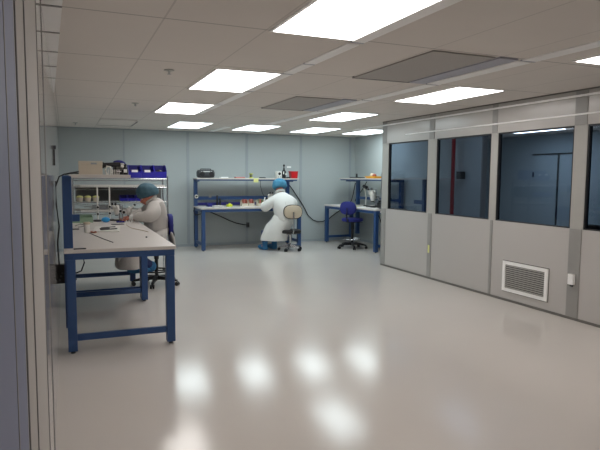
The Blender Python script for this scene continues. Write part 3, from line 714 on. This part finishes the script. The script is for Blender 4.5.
tag(MB().tube([(.0, 5.2, SZ+.0), (.05, 5.2, SZ+.012), (.09, 5.22, SZ+.02), (.11, 5.24, SZ+.024)], .007).tube([(.03, 5.25, SZ+.006), (.07, 5.24, SZ+.01), (.11, 5.22, SZ+.008)], .005).tube([(.0, 5.2, SZ+.004), (-.045, 5.2, SZ-.02), (-.075, 5.2, SZ-.1)], .006).build('black_cable', M['black'], smooth=True), 'black cable lying left of the cream box', 'cable')

# ------------------------------------------------------------------ things on the near bench tops
TZ = .8925
cu = thing('paper_cup', 'white cup with tan rim on the near bench top', 'cup', (.205, 6.45, TZ))
MB().lathe([(.028, 0), (.034, .09), (.032, .09), (.027, .006)]).build('cup', M['white'], cu, smooth=True)
MB().lathe([(.030, .09), (.037, .094), (.037, .112), (.030, .116)]).build('rim', M['beige'], cu, smooth=True)
tag(MB().tube([(.225, 6.38, TZ+.004), (.27, 6.1, TZ+.003), (.33, 5.75, TZ+.003), (.395, 5.42, TZ+.003)], .0035).build('thin_cable', M['dgrey'], smooth=True), 'thin dark cable running toward the near edge from the cup', 'cable')
tr = thing('tool_tray', 'flat white board with dark tools beside the cup', 'tray', (.43, 6.75, TZ))
MB().box((0, 0, .006), (.28, .62, .012), rot=(0, 0, -.1), bevel=.003).build('board', M['white'], tr)
MB().box((-.03, -.1, .02), (.10, .05, .016), rot=(0, 0, .3), bevel=.004).build('clamp', M['black'], tr)
MB().cyl((-.08, -.2, .018), (.1, -.12, .02), .006).build('rod', M['dgrey'], tr)
MB().cyl((-.06, .05, .018), (.1, .12, .02), .005).build('rod', M['dgrey'], tr)
tag(MB().tube([(.27+.028*math.cos(k*.55), 6.42+.05*math.sin(k*.55), TZ+.008) for k in range(12)], .007).build('cable_coil', M['brown'], smooth=True), 'small brown coil lying just right of the cup', 'coil')
tag(MB().tube([(.10, 7.3, TZ+.004), (.16, 7.55, TZ+.004), (.205, 7.5, TZ+.004), (.2, 7.2, TZ+.004), (.13, 7.12, TZ+.004)], .004).build('wire_loop', M['black'], smooth=True), 'loop of thin black wire beside the blue upright', 'wire')
tag(MB().box((.10, 6.85, TZ+.006), (.07, .03, .012), bevel=.003).build('marker_pen', M['black'], smooth=True), 'short black marker lying behind the blue upright', 'pen')
tag(MB().box((.10, 5.035, TZ+.004), (.1, .03, .008), bevel=.002).build('black_clip', M['black']), 'black clip at the left front edge of near bench', 'clip')
tag(MB().cyl((.74, 5.75, TZ), (.74, 5.75, TZ+.012), .009).build('small_screw', M['dgrey'], smooth=True), 'tiny dark screw standing alone on the bare near bench top', 'screw')
tag(MB().tube([(.72, 7.5, TZ+.003), (.69, 7.2, TZ+.003), (.71, 6.8, TZ+.003), (.80, 6.45, TZ+.003), (.83, 6.3, TZ+.003)], .0035).build('beige_cable', M['beige'], smooth=True), 'pale beige cable curving in front of the white coated worker', 'cable')
gt = thing('pale_bin', 'pale green tray at the far left of near benches', 'tray', (.165, 7.92, TZ))
MB().bb((-.14, -.15, 0), (.16, .15, .008)).bb((-.14, -.15, .008), (.16, -.142, .07)).bb((-.14, .142, .008), (.16, .15, .09)).bb((-.14, -.142, .008), (-.132, .142, .09)).bb((.152, -.142, .008), (.16, .142, .08)).build('shell', M['green'], gt)
MB().box((0, 0, .03), (.2, .2, .04), bevel=.006).build('foam_insert', M['mull'], gt)
def boom(loc, h, label, arm):
    t = thing('boom_stand', label, 'stand', loc, 0, 'boom stands among the microscopes')
    MB().lathe([(.065, 0), (.065, .012), (.05, .02), (.013, .022)]).build('base', M['dgrey'], t, smooth=True)
    MB().cyl((0, 0, .02), (0, 0, h), .0095).build('pole', M['white'], t, smooth=True)
    for z in (.10, .19):
        k = MB().cyl((0, 0, z-.02), (0, 0, z+.02), .018).build('collar', M['white'], t, smooth=True)
        MB().cyl((.0, -.018, z), (0, -.045, z), .014).build('knob', M['black'], k, smooth=True)
    MB().cyl((0, 0, .19), arm, .009).build('arm', M['steel'], t, smooth=True)
boom((.395, 7.98, TZ), .47, 'white boom pole with two black knobs behind the cup', (-.17, .05, .195))
boom((.555, 8.08, TZ), .47, 'slim white boom pole left of the microscopes', (.08, .02, .2))
def microscope(loc, rz, label, sc=1., group='stereo microscopes'):
    t = thing('microscope', label, 'microscope', loc, rz, group); t.scale = (sc, sc, sc)   # looks along local +y, operator at -y
    MB().box((0, .03, .014), (.17, .24, .028), bevel=.01).build('base', M['black'], t, smooth=True)
    MB().cyl((0, -.01, .028), (0, -.01, .034), .045).build('stage_plate', M['white'], t, smooth=True)
    MB().cyl((0, .12, .028), (0, .12, .30), .014).build('column', M['chrome'], t, smooth=True)
    fa = MB().box((0, .08, .17), (.05, .09, .06), bevel=.012).build('focus_arm', M['white'], t, smooth=True)
    for q in (-1, 1): MB().cyl((q*.025, .085, .17), (q*.06, .085, .17), .024).build('focus_knob', M['black'], fa, smooth=True)
    MB().lathe([(.022, .105), (.034, .12), (.042, .15), (.05, .19), (.052, .225), (.04, .24)], (0, 0, 0)).build('zoom_body', M['white'], t, smooth=True)
    hd = MB().box((0, -.025, .245), (.105, .08, .05), rot=(.5, 0, 0), bevel=.018).build('binocular_head', M['white'], t, smooth=True)
    for q in (-1, 1):
        MB().cyl((q*.032, -.045, .25), (q*.032, -.10, .30), .017).build('eyepiece_tube', M['white'], hd, smooth=True)
        MB().cyl((q*.032, -.10, .30), (q*.032, -.118, .316), .021).build('eyepiece', M['black'], hd, smooth=True)
    MB().lathe([(.02, .09), (.027, .092), (.027, .106), (.02, .108)]).build('objective', M['black'], t, smooth=True)
    return t
microscope((.64, 8.02, TZ), -.5, 'white stereo microscope facing the viewer beside the boom poles', .75)
microscope((.79, 7.9, TZ), 1.35, 'white stereo microscope in front of the worker with teal cap', .72)
bl = thing('bulb_duster', 'bright blue rubber bulb with black nozzle before the microscopes', 'bulb duster', (.48, 7.75, TZ))
MB().sph((0, 0, .036), (.055, .04, .036)).build('bulb', M['cyan'], bl, smooth=True)
MB().cyl((.045, 0, .034), (.13, .01, .02), .009, .004).build('nozzle', M['black'], bl, smooth=True)
tag(MB().box((.66, 7.70, TZ+.009), (.1, .05, .018), bevel=.004).build('navy_case', M['navy']), 'small navy case lying before the first microscope', 'case')
tag(MB().box((.60, 7.4, TZ+.003), (.14, .1, .006), rot=(0, 0, .2)).build('dark_pad', M['dgrey']), 'thin dark pad lying between the tool board and microscopes', 'pad')
for x, y, l in ((.735, 7.76, 'tiny bright vial beside the worker\'s hands, leftmost of three'), (.765, 7.74, 'tiny bright vial beside the worker\'s hands, middle of three'), (.80, 7.72, 'tiny bright vial beside the worker\'s hands, rightmost of three')):
    t = thing('glass_vial', l, 'vial', (x, y-.08, TZ), group='vials near the hands')
    MB().cyl((0, 0, 0), (0, 0, .02), .008).build('tube', M['whitep'], t, smooth=True); MB().cyl((0, 0, .02), (0, 0, .026), .009).build('cap', M['whitep'], t, smooth=True)

# left wall fittings and cables near the bench
ps = thing('power_box', 'black power box with cables under the near bench at the left wall', 'power box', (XL, 5.62, .6))
MB().bb((-.004, -.05, -.09), (.075, .05, .085), bevel=.006).build('housing', M['black'], ps)
for k in range(3): MB().cyl((.02+.012*k, -.052, -.05+.03*k), (.02+.012*k, -.075, -.05+.03*k), .008).build('plug', M['dgrey'], ps, smooth=True)
tag(MB().tube([(XL+.02, 5.55, .69), (XL+.012, 5.5, .9), (XL+.03, 5.48, 1.05), (XL+.012, 5.5, 1.25), (XL+.012, 5.5, 1.46)], .007).build('power_cable', M['black'], smooth=True), 'black cable climbing the left wall behind the blue upright', 'cable')
tag(MB().tube([(.045, 5.12, .97), (.10, 5.10, .955), (.133, 5.10, .90), (.13, 5.10, .84)][0:0] or [(.045, 5.17, .83), (.09, 5.15, .845), (.125, 5.14, .82), (.135, 5.14, .76), (.11, 5.15, .69), (.06, 5.18, .665), (.03, 5.25, .66)], .006).build('hanging_cable', M['black'], smooth=True), 'black cable loop hanging under the near bench top at left', 'cable')
wb = thing('wall_bracket', 'thin black bracket on the left wall above the bench', 'bracket', (XL, 5.6, 1.6))
MB().bb((0, -.012, 0), (.012, .012, .14), bevel=.003).build('arm', M['black'], wb)
MB().cyl((.0, 0, .165), (.022, 0, .165), .018).cyl((.006, 0, .13), (.006, 0, .17), .006).build('clip', M['dgrey'], wb, smooth=True)

# ------------------------------------------------------------------ back bench things
SB, TB = 1.4635, .8725
rd = thing('radio', 'dark grey rounded radio at the left end of back bench shelf', 'radio', (2.69, 11.48, SB))
m = MB(); m.loft([[(x, y*.1*sc, .085+z*.085*sc) for y, z in [(math.copysign(abs(math.cos(a))**.7, math.cos(a)), math.copysign(abs(math.sin(a))**.7, math.sin(a))) for a in [2*PI*k/20 for k in range(20)]]] for x, sc in ((-.18, .6), (-.16, .92), (-.1, 1), (.1, 1), (.16, .92), (.18, .6))])
m.build('body', M['dgrey'], rd, smooth=True)
for q in (-1, 1):
    MB().cyl((q*.095, -.075, .08), (q*.095, -.108, .08), .05).build('speaker', M['black'], rd, smooth=True)
MB().bb((-.07, -.098, .125), (.07, -.09, .137)).bb((-.11, -.092, .125), (-.09, -.084, .137)).bb((.09, -.092, .125), (.11, -.084, .137)).build('display', M['whitep'], rd)
MB().tube([(-.12, 0, .16), (-.1, 0, .185), (.1, 0, .185), (.12, 0, .16)], .008).build('handle', M['black'], rd, smooth=True)
tag(MB().box((3.07, 11.45, SB+.012), (.16, .12, .024), bevel=.004).build('white_pad', M['whitep']), 'low white pad on the back bench shelf right of the radio', 'pad')
tag(MB().box((3.41, 11.45, SB+.012), (.2, .12, .022), rot=(0, 0, .1), bevel=.004).build('pink_packet', M['pink']), 'flat pink packet on the back bench shelf', 'packet')
sp = thing('wire_spool', 'yellow green spool standing on the back bench shelf', 'spool', (3.665, 11.45, SB))
MB().lathe([(.045, 0), (.045, .012), (.024, .016), (.024, .084), (.045, .088), (.045, .1), (.01, .101)]).build('spool', M['yel'], sp, smooth=True)
MB().cyl((0, 0, .018), (0, 0, .082), .032).build('wire', M['tin'], sp, smooth=True)
tag(MB().box((3.73, 11.312, SB-.045), (.105, .004, .085)).build('paper_note', M['note']), 'pale yellow note hanging from the back bench shelf edge', 'note')
tag(MB().box((3.92, 11.45, SB+.012), (.12, .08, .022), bevel=.006).build('grey_pouch', M['dgrey']), 'small flat dark pouch on the shelf right of the spool', 'pouch')
ins = thing('meter', 'white instrument with black dial on the back bench shelf', 'instrument', (4.29, 11.45, SB))
MB().bb((-.055, -.06, 0), (.055, .06, .15), bevel=.008).build('case', M['white'], ins, smooth=True)
MB().cyl((0, -.06, .1), (0, -.066, .1), .03).build('dial', M['black'], ins, smooth=True)
for q in (-1, 1): MB().cyl((q*.025, -.06, .03), (q*.025, -.07, .03), .008).build('button', M['dgrey'], ins, smooth=True)
dp = thing('dispenser', 'tall black and silver dispenser between white instrument and red bin', 'dispenser', (4.415, 11.45, SB))
MB().bb((-.06, -.06, 0), (.07, .06, .02), bevel=.004).build('base', M['black'], dp)
MB().lathe([(.04, .02), (.046, .05), (.046, .15), (.02, .19), (.02, .22)]).build('bottle', M['black'], dp, smooth=True)
MB().cyl((0, 0, .22), (0, 0, .27), .012).sph((0, 0, .28), .024).build('pump', M['black'], dp, smooth=True)
MB().cyl((.03, -.045, .09), (.03, -.052, .09), .02).box((-.025, -.046, .12), (.02, .008, .06)).build('badge', M['white'], dp, smooth=True)
tag(MB().box((4.515, 11.43, SB+.016), (.07, .07, .03), bevel=.006).build('black_knob_box', M['black']), 'small black block on the shelf left of the red bin', 'block')
rb = thing('red_bin', 'red square bin at the right end of back bench shelf', 'bin', (4.635, 11.45, SB))
MB().loft([[(-.07, -.07, 0), (.07, -.07, 0), (.07, .07, 0), (-.07, .07, 0)], [(-.08, -.08, .15), (.08, -.08, .15), (.08, .08, .15), (-.08, .08, .15)]]).build('shell', M['red'], rb)
MB().bb((-.086, -.086, .142), (.086, .086, .156), bevel=.003).build('rim', M['red'], rb)
# on the top
tp = thing('tape_roll', 'white ring roll hanging on the left upright of back bench', 'tape roll', (2.52, 11.60, 1.075))
MB().torus((0, 0, 0), .03, .011, rot=(PI/2, 0, 0)).build('roll', M['white'], tp, smooth=True)
MB().cyl((0, -.012, 0), (0, .046, 0), .019).build('peg', M['black'], tp, smooth=True)
tag(MB().box((2.83, 11.676, 1.085), (.05, .012, .075), rot=(0, .2, 0)).build('hang_tag', M['mull']), 'pale tag on the blue rear beam at left of back bench', 'tag')
sb_ = thing('solder_stand', 'black upright holder on white base at left of back bench', 'stand', (2.93, 11.4, TB))
MB().box((0, 0, .012), (.16, .12, .024), bevel=.006).build('base', M['white'], sb_)
MB().cyl((-.02, 0, .024), (-.02, 0, .2), .022, .014).cyl((.045, .01, .024), (.045, .01, .17), .018).build('holder', M['black'], sb_, smooth=True)
MB().sph((-.02, 0, .215), .022).build('knob', M['black'], sb_, smooth=True)
tag(MB().bb((2.70, 11.35, TB), (2.79, 11.5, TB+.065), bevel=.005).build('navy_tin', M['navy']), 'small navy box on back bench left of the black holder', 'box')
ty = thing('yellow_tape', 'yellow green tape roll lying on the back bench', 'tape roll', (3.145, 11.3, TB))
MB().lathe([(.028, 0), (.065, 0), (.065, .045), (.028, .045), (.028, .001)]).build('roll', M['yel'], ty, smooth=True)
MB().cyl((0, 0, .045), (0, 0, .07), .028, .02).build('knob', M['yel'], ty, smooth=True)
tag(MB().sph((3.40, 11.22, TB+.012), .012).build('white_button', M['whitep'], smooth=True), 'tiny white dome lying right of the yellow tape', 'button')
def card_box(x, w, label, m2):
    t = thing('parts_box', label, 'box', (x, 11.38, TB), 0, 'open card boxes on the back bench')
    k = .005
    MB().bb((-w/2, -.07, 0), (w/2, .07, k)).bb((-w/2, -.07, k), (-w/2+k, .07, .10)).bb((w/2-k, -.07, k), (w/2, .07, .12)).bb((-w/2+k, .07-k, k), (w/2-k, .07, .12)).bb((-w/2+k, -.07, k), (w/2-k, -.07+k, .06)).build('box', M['cream'], t)
    for j in range(3):
        MB().box((-w*.3+j*w*.3, -.01+.02*(j % 2), .08), (w*.22, .06, .13), rot=(.15*(j-1), .2*(1-j), 0), bevel=.003).build('packet', m2 if j != 1 else M['pink'], t)
card_box(3.49, .14, 'open card box with reddish packets, left of three on back bench', M['brown'])
card_box(3.635, .12, 'open card box with reddish packets, middle of three on back bench', M['brown'])
card_box(3.84, .14, 'open card box with white tools, right of three on back bench', M['tin'])
wt = thing('white_tool', 'white handled tool leaning in the right card box', 'tool', (3.90, 11.36, TB+.02))
MB().cyl((0, 0, 0), (.05, .0, .17), .009, .013).build('handle', M['whitep'], wt, smooth=True)
MB().cyl((-.006, 0, -.012), (0, 0, 0), .004, .006).build('tip', M['steel'], wt, smooth=True)
microscope((4.08, 11.42, TB), .0, 'white microscope on the back bench in front of the blue capped worker', .9)
tag(MB().tube([(3.95, 11.66, 1.44), (3.93, 11.62, 1.3), (3.96, 11.55, 1.12), (4.02, 11.5, 1.02)], .005).build('drop_wire', M['black'], smooth=True), 'thin black cord dropping from the shelf behind the blue cap', 'cord')
cab = [(4.56, 11.74, 1.43), (4.62, 11.83, 1.4), (4.80, 11.87, 1.197), (5.047, 11.87, .851), (5.175, 11.87, .617), (5.303, 11.87, .498), (5.43, 11.87, .458), (5.56, 11.87, .456), (5.72, 11.87, .52), (5.872, 11.87, .627), (6.135, 11.87, .788), (6.3, 11.86, .93), (6.33, 11.82, 1.1), (6.35, 11.76, 1.36)]
tag(MB().tube(cab, .011).build('wall_cable', M['black'], smooth=True), 'black cable sagging along the back wall between the two benches', 'cable')
tag(MB().tube([(2.72, 11.76, .80), (2.824, 11.86, .752), (3.132, 11.87, .616), (3.3, 11.87, .535), (3.447, 11.87, .476), (3.6, 11.87, .44), (3.70, 11.87, .425)], .011).build('bench_cable', M['black'], smooth=True), 'black cable sagging under the back bench to a wall socket', 'cable')
so = thing('wall_socket', 'small dark wall socket under the back bench', 'socket', (3.725, D, .425))
MB().box((0, -.015, 0), (.07, .03, .11), bevel=.004).build('plate', M['dgrey'], so); MB().box((0, -.037, .0), (.035, .02, .035), bevel=.003).build('plug', M['black'], so)
tag(MB().tube([(2.47, 11.52, .86), (2.44, 11.5, .78), (2.47, 11.48, .7), (2.6, 11.5, .72), (2.66, 11.6, .8)], .012).build('cable_bundle', M['black'], smooth=True), 'black cable bundle looped at the left end of back bench', 'cable')

# ------------------------------------------------------------------ alcove bench things
S3, T3 = 1.4785, .8705
bp = thing('black_fixture', 'flat black fixture with a stub on the alcove shelf', 'fixture', (6.1, 11.22, S3))
MB().box((0, 0, .012), (.12, .5, .022), rot=(0, 0, .0), bevel=.006).build('plate', M['black'], bp)
MB().cyl((0, .02, .02), (0, .02, .1), .025, .016).build('stub', M['black'], bp, smooth=True)
og = thing('orange_tray', 'orange yellow tray with small parts on the alcove shelf', 'tray', (6.08, 10.45, S3))
MB().loft([[(-.07, -.18, 0), (.07, -.18, 0), (.07, .18, 0), (-.07, .18, 0)], [(-.1, -.22, .045), (.1, -.22, .045), (.1, .22, .045), (-.1, .22, .045)]]).build('tray', M['orange'], og)
MB().sph((0, .06, .06), (.05, .07, .05)).build('roll', M['beige'], og, smooth=True); MB().sph((0, -.03, .055), (.04, .06, .045)).build('part', M['brown'], og, smooth=True)
rs = thing('rod_stand', 'slim chrome rod hooked over the near end of alcove shelf', 'rod', (5.83, 9.70, T3))
MB().tube([(0, 0, 0), (0, 0, .70), (0, -.015, .735), (0, -.06, .75), (0, -.1, .75)], .007).build('rod', M['chrome'], rs, smooth=True); MB().lathe([(.05, 0), (.05, .01), (.01, .014)]).build('foot', M['dgrey'], rs, smooth=True)
microscope((5.98, 10.3, T3), -1.0, 'large white stereo microscope on the alcove bench', 1.25)
lm = thing('ring_lamp', 'black ring lamp on bent white arm left of the alcove microscope', 'lamp', (6.05, 10.72, T3))
MB().lathe([(.05, 0), (.05, .02), (.012, .025)]).build('base', M['black'], lm, smooth=True)
MB().tube([(0, 0, .02), (.02, .02, .2), (0, .05, .36), (-.04, .03, .44)], .012).build('arm', M['white'], lm, smooth=True)
MB().cyl((-.06, .0, .44), (-.04, -.12, .40), .03, .04).build('lamp_head', M['black'], lm, smooth=True)
et = thing('heat_gun', 'black and white tool beside the alcove microscope, partition side', 'tool', (5.98, 9.98, T3))
MB().box((0, 0, .06), (.1, .12, .12), bevel=.02).build('body', M['black'], et, smooth=True); MB().cyl((0, .02, .14), (0, .12, .22), .03).build('handle', M['dgrey'], et, smooth=True); MB().cyl((0, -.04, .12), (0, -.04, .28), .012).build('post', M['white'], et, smooth=True)
tag(MB().box((5.70, 10.75, T3+.002), (.22, .3, .004), rot=(0, 0, .3)).build('green_sheet', M['yel']), 'pale yellow green sheet on the alcove bench top', 'paper')
tag(MB().box((5.75, 10.28, T3+.004), (.2, .2, .008), rot=(0, 0, .2)).build('white_sheet', M['whitep']), 'white sheet on the alcove bench before the microscope', 'paper')
tag(MB().tube([(6.345, 11.2, 1.40), (6.36, 11.45, 1.2), (6.37, 11.75, 1.0), (6.37, 11.8, .93)], .01).build('shelf_cable', M['black'], smooth=True), 'black cable slanting behind the alcove bench upright', 'cable')
tag(MB().tube([(6.36, 11.0, .82), (6.38, 10.75, .72), (6.38, 10.6, .5), (6.38, 10.5, .38)], .01).build('low_cable', M['black'], smooth=True), 'black cable hanging low under the alcove bench by the partition', 'cable')

scene.view_settings.view_transform = 'Standard'
scene.view_settings.look = 'None'
scene.view_settings.exposure = 0.03
scene.view_settings.gamma = 1.0
scene.view_settings.use_curve_mapping = False
scene.display_settings.display_device = 'sRGB'
wd = bpy.data.worlds.new('world'); wd.use_nodes = True; scene.world = wd
wd.node_tree.nodes['Background'].inputs[0].default_value = (.02, .022, .025, 1)
wd.node_tree.nodes['Background'].inputs[1].default_value = 1.
scene.cycles.max_bounces = 10
scene.cycles.diffuse_bounces = 5
scene.cycles.glossy_bounces = 4
scene.cycles.transparent_max_bounces = 10
scene.cycles.use_denoising = True
scene.cycles.caustics_reflective = False
